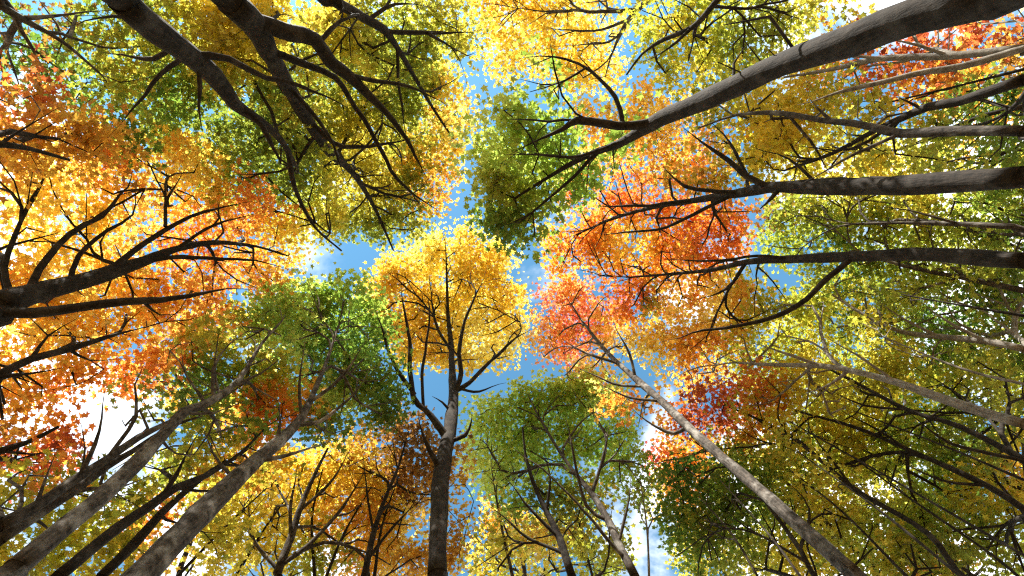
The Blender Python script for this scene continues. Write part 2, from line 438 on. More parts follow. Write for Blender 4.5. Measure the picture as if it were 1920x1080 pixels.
        def grow(targets, cnt, pen, turn):
            for a in targets:
                v_ = a - NP_[:cnt]; dist = np.linalg.norm(v_, axis=1) + 1e-6
                cosd = (v_ * ND[:cnt]).sum(1) / dist
                cost = dist * (1 + turn - turn * cosd) + pen * NL[:cnt] + 0.5 * np.maximum(0, -v_[:, 2])
                j = int(np.argmin(cost)); L = dist[j]
                k = max(1, min(14, int(L / 0.36)))
                p0_ = NP_[j]; ctl = p0_ + ND[j] * L * 0.38 + np.array((0, 0, -0.03 * L))
                u = (np.arange(1, k + 1) / k)[:, None]
                B = p0_ * (1 - u) ** 2 + 2 * ctl * u * (1 - u) + a * u ** 2
                if k > 1: B[:-1] += rng.normal(0, 0.026, (k - 1, 3))
                prev = j; fb = first[j]
                for q in B:
                    NP_[cnt] = q; g = q - NP_[prev]; g /= np.linalg.norm(g) + 1e-9; ND[cnt] = g
                    NL[cnt] = NL[prev] + L / k; par[cnt] = prev
                    if prev < nm: fb = cnt
                    first[cnt] = fb; prev = cnt; cnt += 1
                ends.append(cnt - 1)
            return cnt
        cnt = grow(SC, cnt, 0.30, 1.3)
        # foliage sits in the light above the wood that carries it
        nq = NP_[:cnt] - CAMP; aq = A - CAMP
        nxy = nq[:, :2] / nq[:, 2:]; axy = aq[:, :2] / aq[:, 2:]
        near = np.linalg.norm(axy[:, None] - nxy[None], axis=2) < np.maximum(0.04, 0.5 / np.maximum(nq[None, :, 2], 3))
        top = np.where(near, nq[None, :, 2], -1).max(1) + rng.uniform(0.15, 0.7, len(A))
        free = rng.random(len(A)) < front
        sc_ = np.where((aq[:, 2] < top) & ~free, top / aq[:, 2], 1.0)
        A = CAMP + aq * np.minimum(sc_, 1.5)[:, None]
        cnt = grow(A, cnt, 0.2, 0.6)
        for ei, e in enumerate(ends): tips[e] += 3.6 if ei < len(SC) else 1
        for i in range(cnt - 1, nm - 1, -1):
            if par[i] >= nm: tips[par[i]] += tips[i]
        rad_ = rtip * np.maximum(tips, 1) ** 0.46
        for i in range(nm, cnt):
            if par[i] < nm: rad_[i] = min(rad_[i], nrad[par[i]] * 0.75)
            else: rad_[i] = min(rad_[i], rad_[par[i]])
        # chains -> tubes, one mesh per larger side branch, the finest twigs of each limb together
        kids = {}
        for i in range(nm, cnt): kids.setdefault(par[i], []).append(i)
        groups = {}
        starts = [(i, par[i]) for i in range(nm, cnt) if par[i] < nm]
        stack = list(starts)
        while stack:
            i, p_ = stack.pop()
            pts = [NP_[p_]]; rr = [rad_[i] if p_ < nm else min(rad_[i] * 1.15, rad_[p_])]
            cur = i
            while True:
                pts.append(NP_[cur]); rr.append(rad_[cur])
                ch = kids.get(cur, [])
                if not ch: break
                ch = sorted(ch, key=lambda q: -tips[q])
                for o_ in ch[1:]: stack.append((o_, cur))
                cur = ch[0]
            rr[-1] *= 0.45
            groups.setdefault(first[i], []).append((pts, rr))
        twigs = {}
        for fb, ch in groups.items():
            ow = owners[own[par[fb]]]
            if tips[fb] >= 7:
                tb = Tubes()
                for pts, rr in ch: tb.add(pts, rr, 6 if rr[0] > 0.02 else 4)
                tb.build('side_branch', mat, ow, base)
            else:
                twigs.setdefault(own[par[fb]], []).extend(ch)
        for k_, ch in twigs.items():
            tb = Tubes()
            for pts, rr in ch: tb.add(pts, rr, 4)
            o = tb.build('twigs', mat, owners[k_], base); o['kind'] = 'stuff'
        # leaves
        n = len(A); cnts = np.maximum(3, rng.normal(per, per * 0.3, n).astype(int))
        ci = np.repeat(np.arange(n), cnts); m = len(ci)
        pos = A[ci] + np.clip(rng.normal(0, 1, (m, 3)), -1.7, 1.7) * np.array((0.36, 0.36, 0.16)) * rng.uniform(0.55, 1.15, n)[ci][:, None]
        size = leaf * rng.uniform(0.62, 1.18, m)
        rot = rotations(m, tilt)
        col = np.zeros((m, 3))
        lp = AP[ci]
        for pal in set(AP): k_ = lp == pal; col[k_] = tint(pal, pos[k_])
        if singles:
            look = size / np.maximum(pos[:, 2] - CAM_H, 1)
            hx = np.abs(pos[:, 0] / (pos[:, 2] - CAM_H) - 0.08) < 1.05; hy = np.abs(pos[:, 1] / (pos[:, 2] - CAM_H) - 0.09) < 0.6
            look = np.where(hx & hy, look, 0)
            pick = np.argsort(-look)[:singles]
        else: pick = np.array([], int)
        rest = np.ones(m, bool); rest[pick] = False
        cro = link('crown', leaf_mesh('crown', pos[rest], size[rest], rot[rest], col[rest], base), root)
        cro['kind'] = 'stuff'
        for i in pick:
            o = link('leaf', SINGLE[int(i) % 3], cro)
            mw = Matrix(rot[i].tolist()).to_4x4() * 1.0
            mw = Matrix.Translation(pos[i] - base) @ mw @ Matrix.Scale(float(size[i]), 4)
            o.matrix_local = mw
            o.color = (*[float(c_) for c_ in col[i]], 1)
        STAT['leaves'] += m
    return root

# ------------------------------------------------------------------ the trees
# ---- trees whose trunks cross the top edge
tree('maple_tree', 'dark leaning trunk bare low down, olive and green leaves, beside the forked dark trunk', 5.5, 17,
     [(205, -20, 48), (225, 0, 46), (300, 62, 44), (350, 100, 40), (400, 142, 32), (440, 195, 22), (470, 215, 17), (510, 245, 13), (540, 285, 10), (552, 350, 8), (590, 425, 5), (640, 470, 3)],
     [[(365, 92, 14), (430, 106, 12), (500, 140, 9), (560, 155, 7), (650, 200, 4)],
      [(445, 200, 12), (490, 235, 10), (520, 300, 7), (560, 330, 4)],
      [(0.15, [(370, 120, 9), (372, 165, 8), (366, 200, 7), (378, 242, 4)])][0],
      [(330, 80, 9), (290, 110, 8), (250, 105, 6), (190, 90, 4)],
      [(350, 105, 9), (300, 140, 7), (260, 190, 5), (215, 225, 3)],
      [(270, 40, 8), (215, 30, 6), (150, 45, 4)]],
     [(330, 90, 150, 90, 'OD'), (300, 200, 90, 70, 'G'), (420, 200, 120, 90, 'OD'), (480, 300, 110, 70, 'OD'), (560, 380, 70, 60, 'OL'), (600, 410, 40, 32, 'OD'), (400, 60, 110, 80, 'OL')],
     singles=220, dens=1.1, front=0.0, back=1.5)
tree('maple_tree', 'heavy dark trunk forking into two long limbs under olive and yellow leaves', 5.8, 18,
     [(405, -30, 50), (430, 0, 48), (478, 45, 44), (503, 95, 32), (538, 160, 27), (575, 222, 22), (618, 285, 17), (660, 322, 11), (700, 385, 7), (738, 470, 3)],
     [[(470, 40, 34), (540, 62, 30), (590, 82, 27), (625, 130, 24), (660, 155, 21), (695, 188, 16), (725, 215, 11), (770, 275, 7), (800, 340, 4)],
      [(508, 92, 15), (560, 115, 13), (630, 148, 11), (668, 200, 9), (700, 265, 8), (745, 335, 6), (820, 395, 3)],
      [(535, 150, 9), (600, 235, 7), (640, 330, 4)],
      [(630, 135, 10), (700, 150, 8), (760, 150, 6), (830, 190, 3)],
      [(575, 225, 10), (640, 275, 8), (720, 270, 5), (780, 260, 3)],
      [(600, 80, 10), (640, 40, 7), (700, 20, 4)],
      [(590, 250, 8), (560, 300, 5), (540, 350, 3)]],
     [(560, 70, 120, 80, 'OL'), (640, 160, 130, 90, 'OD'), (700, 260, 120, 90, 'OD'), (780, 200, 80, 90, 'OD'), (700, 370, 90, 70, 'OD'), (740, 400, 60, 60, 'OD'), (790, 320, 60, 70, 'YO'), (600, 250, 90, 60, 'OL'), (830, 270, 25, 50, 'YO')],
     singles=220, dens=1.1, front=0.0)
tree('maple_tree', 'slim dark limbs arching over olive leaves between forked trunk and blue sky', 6.5, 17,
     [(585, -25, 24), (625, 0, 19), (680, 32, 16), (720, 55, 14), (742, 85, 11), (775, 140, 8), (810, 200, 5), (850, 260, 3)],
     [[(722, 60, 9), (770, 62, 8), (830, 62, 6), (890, 66, 3)], [(690, 35, 8), (740, 10, 6), (800, 12, 3)], [(745, 90, 7), (750, 170, 5), (760, 260, 3)],
      [(800, 65, 6), (845, 90, 5), (868, 130, 3)]],
     [(770, 40, 110, 70, 'OD'), (830, 100, 55, 70, 'OL'), (690, 70, 90, 70, 'OL'), (850, 190, 30, 60, 'YO')], singles=120, front=0.02)
tree('maple_tree', 'airy tree of scattered dull green leaves with thin grey twigs against pale sky', 9, 17,
     [(-60, -60, 18), (0, 10, 14), (60, 45, 10), (120, 80, 6), (190, 140, 3)],
     [[(0, 70, 8), (60, 90, 6), (140, 150, 3)], [(40, 35, 8), (120, 30, 5), (200, 20, 3)]],
     [(150, 70, 130, 60, 'G', dict(den=.55)), (110, 150, 90, 50, 'DG', dict(den=.7)), (210, 130, 90, 60, 'OL', dict(den=.6)), (60, 30, 80, 40, 'BR', dict(den=.5)), (30, 100, 50, 60, 'BR', dict(den=.5)), (230, 30, 70, 50, 'OL', dict(den=.6)), (170, 185, 60, 40, 'DG', dict(den=.7))],
     bark='grey', per=34)
tree('maple_tree', 'bright golden crown with fine dark branches against open sky above the green boughs', 11, 19,
     [(1250, -55, 16), (1215, 0, 12), (1190, 22, 10), (1165, 60, 7), (1150, 95, 4)],
     [[(1195, 18, 8), (1130, 22, 6), (1060, 22, 5), (985, 22, 3)], [(1180, 35, 6), (1110, 60, 4), (1030, 55, 3)], [(1170, 55, 5), (1140, 80, 4), (1060, 90, 3)]],
     [(1010, 30, 110, 60, 'Y'), (960, 70, 60, 60, 'Y'), (1060, 90, 80, 60, 'Y'), (1100, 40, 70, 60, 'Y'), (1110, 130, 50, 40, 'Y'), (980, 10, 80, 60, 'Y')], bark='grey')
tree('maple_tree', 'olive yellow crown with slender limb above the thickest dark trunk', 9, 17,
     [(1390, -45, 16), (1345, 0, 11), (1300, 50, 9), (1245, 74, 7), (1205, 100, 4), (1175, 140, 3)],
     [[(1300, 45, 7), (1255, 90, 5), (1210, 120, 3)], [(1335, 10, 6), (1420, 20, 5), (1500, 40, 3)]],
     [(1290, 40, 90, 60, 'YG'), (1260, 110, 60, 45, 'YG'), (1400, 40, 90, 60, 'OL'), (1370, 110, 70, 40, 'YG'), (1500, 20, 70, 40, 'OL')])
tree('maple_tree', 'thickest trunk, dark and smooth, reaching in with large bright green leaves', 4.6, 12.5,
     [(1915, -25, 82), (1850, 0, 76), (1720, 28, 68), (1600, 72, 60), (1500, 108, 50), (1440, 132, 45), (1380, 162, 42), (1300, 197, 36), (1240, 222, 29), (1200, 245, 22), (1160, 270, 15), (1100, 292, 11), (1040, 325, 7), (965, 372, 4)],
     [(0.25, [(1225, 230, 20), (1180, 236, 17), (1140, 233, 16), (1085, 222, 15), (1060, 240, 9), (1020, 260, 5), (960, 285, 3)]),
      [(1170, 215, 10), (1155, 180, 9), (1110, 130, 6), (1040, 110, 4), (970, 105, 2)],
      [(1170, 265, 8), (1090, 292, 7), (1010, 295, 5), (950, 298, 3)],
      [(1120, 290, 8), (1060, 350, 6), (1000, 400, 4), (930, 430, 2)],
      [(1100, 125, 5), (1040, 160, 4), (975, 145, 2)],
      [(1380, 160, 10), (1375, 120, 7), (1400, 80, 4)]],
     [(975, 190, 45, 60, 'G', dict(zr=.8)), (1000, 250, 65, 60, 'LG', dict(zr=.8)), (960, 300, 80, 50, 'LG', dict(zr=.8)), (960, 370, 75, 55, 'G', dict(zr=.8)), (960, 425, 50, 28, 'G', dict(zr=.8)), (912, 335, 32, 36, 'G', dict(zr=.8, den=.7)),
      (1110, 340, 45, 40, 'LG', dict(den=.5, zr=.6)), (1045, 130, 35, 25, 'G', dict(den=.5, zr=.5)), (1390, 100, 60, 35, 'G', dict(den=.35, zr=.5, back=1.0)), (1310, 120, 30, 30, 'G', dict(den=.4, zr=.5, back=1.0)), (1190, 250, 40, 25, 'LG', dict(den=.5, zr=.4))],
     bark='dark', per=44, singles=300, leaf=0.165, back=1.05, dens=1.15)
# ---- trees from the right
tree('maple_tree', 'two thin pale stems carrying sparse scarlet leaves below the thickest trunk', 10, 15,
     [(1960, 84, 17), (1920, 90, 16), (1780, 105, 14), (1650, 110, 11), (1560, 130, 8), (1470, 145, 4)],
     [[(0.6, [(1925, 95, 15), (1800, 127, 13), (1700, 145, 11), (1600, 165, 8), (1500, 200, 4)])][0], [(1780, 106, 7), (1700, 80, 5), (1620, 70, 3)], [(1660, 112, 6), (1580, 105, 4), (1500, 110, 3)]],
     [(1680, 110, 90, 50, 'R', dict(den=.7)), (1780, 80, 90, 50, 'R', dict(den=.6)), (1850, 50, 70, 50, 'R', dict(den=.6)), (1740, 150, 80, 40, 'RO', dict(den=.6)), (1560, 150, 60, 40, 'RO', dict(den=.6)), (1620, 60, 60, 30, 'MX', dict(den=.6))], bark='pale', per=36)
tree('maple_tree', 'dark branching stem slanting past a white cloud gap below scarlet leaves', 9, 16,
     [(1965, 138, 24), (1920, 150, 22), (1800, 190, 18), (1740, 200, 16), (1690, 222, 13), (1640, 245, 10), (1560, 288, 7), (1470, 320, 4)],
     [[(1730, 205, 7), (1700, 190, 6), (1680, 180, 3)], [(1690, 225, 8), (1600, 275, 5), (1500, 270, 3)]],
     [(1560, 290, 100, 50, 'OL'), (1460, 300, 80, 60, 'OL'), (1680, 280, 100, 40, 'G'), (1820, 260, 100, 60, 'G'), (1440, 230, 70, 40, 'YG')])
tree('maple_tree', 'brown trunk turning into a pale knotted limb under olive leaves', 8, 15,
     [(1965, 246, 25), (1920, 245, 23), (1800, 245, 21), (1690, 250, 17), (1650, 242, 15), (1600, 231, 13), (1540, 225, 11), (1460, 212, 9), (1380, 216, 5), (1310, 240, 3)],
     [[(1560, 228, 8), (1535, 205, 7), (1520, 185, 4)], [(1480, 215, 6), (1520, 270, 5), (1560, 335, 3)], [(1690, 250, 8), (1580, 300, 6), (1500, 350, 3)]],
     [(1500, 190, 90, 50, 'OL'), (1400, 200, 80, 50, 'YG'), (1620, 200, 80, 40, 'OL', dict(den=.7)), (1350, 250, 70, 50, 'MX'), (1480, 260, 60, 40, 'YG')], bark='grey')
tree('maple_tree', 'straight stout dark trunk spreading into an orange and red crown', 7.5, 18,
     [(1970, 326, 48), (1920, 332, 46), (1800, 340, 43), (1700, 347, 39), (1600, 349, 35), (1500, 350, 27), (1440, 352, 22), (1370, 365, 16), (1300, 376, 12), (1220, 390, 8), (1150, 410, 5), (1080, 440, 3)],
     [[(1445, 350, 13), (1400, 330, 11), (1370, 300, 9), (1335, 272, 7), (1290, 235, 4)],
      [(1390, 362, 10), (1330, 358, 8), (1285, 345, 7), (1240, 305, 4)],
      [(0.1, [(1465, 356, 12), (1445, 372, 12), (1425, 390, 8)])][0],
      [(1375, 368, 9), (1300, 400, 7), (1230, 425, 5), (1120, 440, 3)],
      [(1300, 376, 8), (1200, 385, 6), (1110, 385, 3)],
      [(1400, 335, 6), (1360, 250, 5), (1330, 220, 3)],
      [(1540, 348, 7), (1480, 300, 5), (1420, 280, 3)]],
     [(1220, 300, 110, 50, 'O'), (1130, 350, 70, 50, 'O'), (1320, 300, 80, 50, 'MX'), (1190, 420, 100, 50, 'RO'), (1090, 450, 60, 45, 'RO'), (1300, 430, 90, 45, 'RO'), (1180, 230, 90, 50, 'YO'), (1060, 490, 45, 30, 'RO'), (1250, 240, 70, 40, 'O'), (1370, 410, 40, 40, 'RO', dict(den=.7))], singles=100)
tree('maple_tree', 'straight dark trunk with one long low limb, red and amber leaves', 8.2, 18,
     [(1970, 490, 35), (1920, 488, 34), (1850, 485, 32), (1720, 476, 27), (1600, 481, 21), (1480, 486, 16), (1400, 491, 12), (1340, 505, 9), (1280, 512, 6), (1180, 520, 3)],
     [(0.3, [(1600, 484, 12), (1570, 508, 11), (1540, 530, 11), (1500, 562, 10), (1440, 592, 9), (1380, 612, 7), (1300, 627, 4), (1230, 640, 2)]),
      [(1480, 487, 8), (1420, 480, 6), (1350, 490, 5), (1250, 490, 3)], [(1400, 492, 8), (1360, 540, 6), (1300, 560, 3)],
      [(0.2, [(1690, 480, 6), (1686, 500, 6), (1690, 515, 4)])][0]],
     [(1180, 500, 100, 35, 'RO'), (1290, 490, 90, 40, 'RO'), (1260, 560, 80, 40, 'MX'), (1340, 590, 90, 50, 'O'), (1250, 630, 60, 40, 'YO'), (1400, 550, 60, 50, 'YG', dict(den=.6)), (1120, 480, 60, 40, 'RO'), (1210, 570, 50, 40, 'RO')], singles=100)
tree('maple_tree', 'slim pale trunk lit by sun, gold and olive leaves, above the dappled slanting trunk', 10, 18,
     [(1970, 812, 24), (1920, 795, 23), (1850, 775, 21), (1760, 745, 18), (1680, 716, 15), (1600, 696, 12), (1540, 686, 10), (1450, 684, 7), (1380, 680, 4)],
     [[(1590, 697, 8), (1560, 720, 6), (1500, 750, 3)], [(1540, 687, 7), (1460, 660, 6), (1400, 640, 3)], [(1680, 716, 6), (1600, 660, 5), (1540, 620, 3)]],
     [(1400, 640, 90, 50, 'YG'), (1330, 660, 70, 45, 'YO'), (1300, 700, 60, 40, 'YO', dict(den=.7)), (1480, 600, 80, 50, 'YG'), (1500, 690, 90, 50, 'OL'), (1440, 740, 80, 40, 'YG', dict(den=.8)), (1560, 740, 90, 50, 'OL')], bark='pale')
tree('maple_tree', 'slender pale stem under dense dark green leaves', 13, 18,
     [(1970, 668, 16), (1920, 655, 15), (1850, 640, 14), (1760, 631, 12), (1690, 622, 9), (1620, 590, 7), (1560, 552, 4)],
     [[(1760, 632, 7), (1700, 600, 5), (1640, 560, 3)], [(1850, 641, 8), (1790, 610, 6), (1720, 560, 3)]],
     [(1650, 560, 110, 70, 'DG'), (1780, 560, 120, 70, 'DG'), (1880, 620, 90, 80, 'DG'), (1560, 560, 70, 50, 'OL'), (1740, 640, 100, 50, 'G'), (1600, 620, 80, 50, 'YG')], bark='pale')
tree('maple_tree', 'dense dark green canopy between the two straight dark trunks', 13, 17,
     [(1980, 432, 14), (1900, 425, 12), (1800, 420, 10), (1700, 418, 7), (1600, 420, 4)],
     [[(1800, 420, 6), (1720, 400, 4), (1640, 390, 3)]],
     [(1620, 400, 90, 50, 'OL'), (1730, 410, 100, 50, 'G'), (1850, 410, 100, 60, 'DG'), (1520, 420, 70, 40, 'YG'), (1470, 440, 60, 50, 'YG', dict(den=.8)), (1900, 470, 80, 50, 'DG'), (1480, 400, 50, 35, 'BR', dict(den=.7))], bark='grey')
tree('maple_tree', 'dark green treetop high above the brown trunk and scarlet leaves', 14, 15,
     [(1990, 190, 14), (1920, 200, 12), (1850, 215, 9), (1780, 240, 5)],
     [[(1900, 205, 6), (1830, 180, 4)]],
     [(1860, 200, 90, 60, 'DG'), (1880, 300, 90, 60, 'DG'), (1760, 320, 90, 40, 'OL'), (1650, 320, 70, 30, 'OL', dict(den=.7)), (1900, 120, 60, 50, 'BR', dict(den=.6))])
# ---- lower right
tree('maple_tree', 'slanting trunk dappled with sunlight and topped by a small pink and orange crown', 6.8, 19,
     [(1630, 1105, 40), (1600, 1075, 37), (1540, 1022, 32), (1460, 950, 27), (1380, 880, 23), (1300, 810, 19), (1240, 752, 15), (1190, 708, 13), (1160, 682, 10), (1125, 645, 7), (1090, 600, 4)],
     [[(1290, 800, 9), (1265, 812, 8), (1230, 795, 6), (1180, 760, 3)], [(1240, 752, 7), (1180, 745, 5), (1120, 720, 3)], [(1190, 710, 7), (1180, 660, 5), (1150, 600, 3)],
      [(1160, 682, 6), (1100, 660, 5), (1050, 630, 3)], [(1210, 725, 6), (1150, 720, 5), (1080, 690, 3)]],
     [(1090, 590, 70, 60, 'P'), (1060, 640, 60, 40, 'P'), (1130, 640, 55, 50, 'O'), (1070, 560, 50, 35, 'P'), (1100, 700, 70, 30, 'O', dict(den=.6)), (1180, 770, 55, 25, 'O', dict(den=.5))], bark='sun_patches', singles=60)
tree('maple_tree', 'crimson and rust crown behind the dappled slanting trunk', 12, 17,
     [(1840, 1110, 14), (1740, 1000, 12), (1600, 915, 10), (1500, 830, 8), (1430, 790, 5), (1360, 760, 3)],
     [[(1500, 830, 5), (1440, 830, 4), (1380, 800, 3)], [(1600, 915, 6), (1540, 840, 4), (1500, 780, 3)]],
     [(1350, 770, 90, 55, 'R', dict(back=1.0)), (1290, 820, 65, 50, 'RO', dict(den=.8)), (1410, 740, 75, 45, 'R', dict(back=.95)), (1430, 820, 80, 50, 'MX'), (1260, 870, 45, 40, 'P', dict(den=.8)), (1500, 800, 70, 40, 'OL')])
tree('maple_tree', 'several thin dark stems in deep green shade below the pale sunlit trunk', 12, 17,
     [(1980, 900, 15), (1920, 862, 14), (1800, 800, 12), (1700, 768, 9), (1600, 715, 6), (1530, 680, 3)],
     [[(0.5, [(1925, 870, 8), (1800, 830, 7), (1680, 760, 4)])][0], [(1700, 768, 6), (1620, 760, 4), (1540, 730, 3)]],
     [(1700, 720, 110, 50, 'OL'), (1820, 730, 100, 60, 'G'), (1620, 780, 90, 50, 'OL'), (1720, 810, 90, 50, 'G'), (1880, 820, 80, 60, 'DG')])
tree('maple_tree', 'thin dark trunk rising through olive and green leaves below deep green shade', 13, 16,
     [(1985, 990, 16), (1920, 955, 15), (1850, 910, 13), (1700, 842, 10), (1600, 800, 7), (1490, 770, 4)],
     [[(1700, 842, 6), (1640, 800, 4), (1560, 760, 3)], [(1850, 910, 7), (1760, 900, 5), (1660, 860, 3)]],
     [(1600, 860, 110, 50, 'OL'), (1740, 880, 110, 60, 'G'), (1860, 950, 100, 70, 'YG'), (1880, 1040, 80, 60, 'OL'), (1500, 850, 80, 45, 'G'), (1760, 980, 90, 50, 'G')])
tree('maple_tree', 'broad shadowy green crown with a mesh of thin stems beneath the dappled trunk', 12, 15,
     [(1560, 1120, 12), (1500, 1030, 10), (1450, 960, 8), (1400, 900, 6), (1350, 850, 3)],
     [[(1520, 1060, 7), (1420, 1000, 5), (1350, 950, 3)], [(1500, 1030, 7), (1520, 950, 5), (1480, 900, 3)]],
     [(1340, 900, 90, 55, 'DG'), (1300, 980, 70, 60, 'G'), (1420, 950, 90, 60, 'G'), (1380, 1040, 100, 50, 'G'), (1530, 960, 80, 60, 'OL'), (1620, 1020, 90, 60, 'G'), (1500, 1060, 90, 40, 'YG'), (1720, 1050, 100, 50, 'OL')])
# ---- bottom
tree('maple_tree', 'slim twin trunks spreading into a fresh lime green crown', 8.5, 17,
     [(1205, 1110, 19), (1190, 1080, 18), (1165, 1030, 16), (1140, 975, 14), (1110, 925, 11), (1080, 890, 9), (1045, 840, 6), (1010, 780, 4), (990, 740, 2)],
     [[(1140, 975, 9), (1100, 950, 7), (1075, 860, 5), (1060, 780, 3)], [(1110, 925, 8), (1130, 860, 6), (1140, 790, 3)], [(1160, 1020, 7), (1175, 950, 6), (1185, 890, 3)], [(1175, 1050, 9), (1130, 1000, 7), (1050, 900, 4), (960, 830, 3)]],
     [(1030, 760, 80, 45, 'LL'), (1110, 780, 70, 50, 'LL'), (950, 800, 70, 45, 'LL'), (920, 850, 55, 50, 'LL'), (1010, 840, 90, 45, 'LL'), (1150, 840, 60, 45, 'LL'), (1060, 730, 60, 30, 'LL'), (930, 900, 50, 35, 'LL'), (1170, 890, 45, 35, 'LL', dict(den=.6))], bark='grey', dens=1.2)
tree('maple_tree', 'slim dark stem with thin upright branches between yellow tree and lime green crown', 9.5, 15,
     [(1085, 1115, 17), (1070, 1075, 16), (1050, 1010, 14), (1025, 960, 11), (1000, 905, 8), (985, 850, 5), (980, 800, 3)],
     [[(1050, 1010, 8), (1000, 960, 6), (950, 900, 4)], [(1025, 960, 7), (1030, 900, 5), (1020, 850, 3)], [(1060, 1040, 7), (980, 1000, 5), (920, 950, 3)]],
     [(950, 940, 60, 35, 'LG', dict(den=.8)), (1010, 950, 70, 40, 'MX', dict(den=.8)), (1100, 960, 60, 40, 'MX', dict(den=.7)), (980, 1030, 70, 40, 'YO', dict(den=.8)), (1100, 1040, 80, 40, 'OL', dict(den=.8)), (920, 1050, 50, 40, 'YG', dict(den=.8))])
tree('maple_tree', 'upright dark trunk forking under a glowing golden yellow crown', 6.2, 19.5,
     [(818, 1110, 41), (820, 1080, 40), (821, 1030, 38), (823, 980, 35), (824, 930, 33), (827, 890, 31), (838, 835, 30), (845, 790, 26), (850, 745, 21), (848, 700, 14), (846, 650, 11), (840, 590, 7), (838, 530, 4), (836, 470, 2)],
     [[(832, 822, 16), (815, 790, 14), (798, 768, 12), (778, 742, 11), (772, 700, 9), (768, 640, 7), (758, 580, 4), (752, 530, 2)],
      [(776, 740, 9), (745, 695, 7), (720, 640, 5), (700, 580, 3)],
      [(855, 735, 10), (880, 718, 9), (915, 685, 7), (960, 645, 5), (1000, 622, 2)],
      [(850, 740, 12), (866, 700, 10), (868, 650, 8), (880, 590, 5), (910, 520, 2)],
      [(0.2, [(826, 885, 13), (806, 845, 9), (795, 815, 7), (787, 782, 3)])][0],
      [(0.15, [(855, 832, 9), (872, 815, 8), (882, 790, 5), (886, 770, 2)])][0],
      [(795, 762, 7), (790, 690, 6), (800, 620, 4), (800, 540, 2)],
      [(847, 660, 6), (820, 610, 5), (810, 540, 3)],
      [(0.2, [(848, 775, 8), (830, 755, 7), (812, 745, 3)])][0],
      [(858, 728, 6), (900, 735, 5), (950, 720, 2)]],
     [(840, 510, 90, 60, 'Y'), (760, 540, 60, 60, 'Y'), (900, 560, 80, 70, 'Y'), (820, 600, 100, 60, 'Y'), (940, 620, 50, 50, 'Y', dict(den=.8)), (770, 640, 50, 45, 'Y', dict(den=.8)), (850, 455, 45, 30, 'Y'), (900, 660, 60, 35, 'Y', dict(den=.6)), (840, 650, 70, 40, 'Y', dict(den=.7)), (930, 500, 35, 40, 'Y')],
     singles=80, back=1.1, dens=1.15)
tree('maple_tree', 'clump of thin grey stems holding amber yellow leaves behind the upright dark trunk', 10.5, 15,
     [(505, 1115, 19), (520, 1075, 17), (545, 1010, 15), (560, 960, 12), (585, 900, 8), (615, 840, 4)],
     [[(525, 1060, 12), (580, 1020, 9), (640, 950, 6), (690, 880, 3)], [(545, 1010, 8), (545, 940, 6), (560, 870, 3)], [(560, 960, 7), (620, 900, 5), (660, 840, 3)], [(520, 1070, 8), (470, 1000, 6), (460, 930, 3)]],
     [(560, 880, 70, 45, 'Y'), (640, 890, 70, 50, 'Y'), (500, 940, 70, 50, 'Y'), (600, 960, 80, 50, 'YO'), (690, 960, 60, 50, 'Y'), (460, 1010, 70, 50, 'YG'), (560, 1040, 90, 50, 'YG'), (680, 1050, 70, 50, 'YO'), (430, 950, 50, 40, 'YG')], bark='grey')
tree('maple_tree', 'russet brown crown just behind the upright dark trunk', 9.5, 15.5,
     [(670, 1120, 15), (685, 1070, 13), (700, 1000, 11), (720, 940, 8), (745, 880, 5), (760, 830, 3)],
     [[(690, 1050, 7), (740, 980, 5), (790, 920, 3)], [(700, 1000, 6), (690, 920, 4), (690, 850, 3)]],
     [(740, 830, 70, 45, 'BR'), (690, 860, 55, 45, 'BR'), (780, 900, 55, 55, 'BR'), (740, 960, 55, 50, 'YO'), (850, 900, 40, 60, 'BR', dict(den=.7)), (860, 1000, 40, 60, 'BR', dict(den=.7)), (770, 1040, 60, 45, 'BR', dict(den=.8))])
# ---- lower left
tree('maple_tree', 'sunlit grey trunk with painted sun patches under a dense rounded green crown', 5.8, 17,
     [(240, 1100, 54), (282, 1060, 50), (350, 990, 45), (420, 920, 38), (470, 872, 30), (520, 830, 22), (556, 795, 17), (575, 765, 13), (595, 720, 9), (615, 670, 6), (635, 610, 3)],
     [[(478, 866, 10), (530, 858, 8), (580, 845, 6), (640, 820, 3)], [(520, 832, 10), (525, 790, 7), (520, 750, 4)], [(555, 797, 9), (600, 790, 7), (650, 750, 5), (690, 690, 3)], [(580, 755, 8), (640, 710, 6), (690, 640, 3)], [(565, 780, 7), (560, 720, 5), (570, 640, 3)],
      [(440, 902, 8), (400, 850, 6), (380, 800, 3)]],
     [(610, 560, 70, 40, 'LG'), (650, 620, 75, 60, 'G'), (590, 640, 60, 60, 'G'), (680, 700, 65, 50, 'G'), (620, 720, 70, 45, 'G'), (560, 590, 55, 50, 'LG'), (700, 750, 45, 35, 'DG'), (640, 790, 50, 30, 'DG', dict(den=.6)), (690, 590, 30, 50, 'LG')], bark='sun_patches', singles=80, dens=1.25)
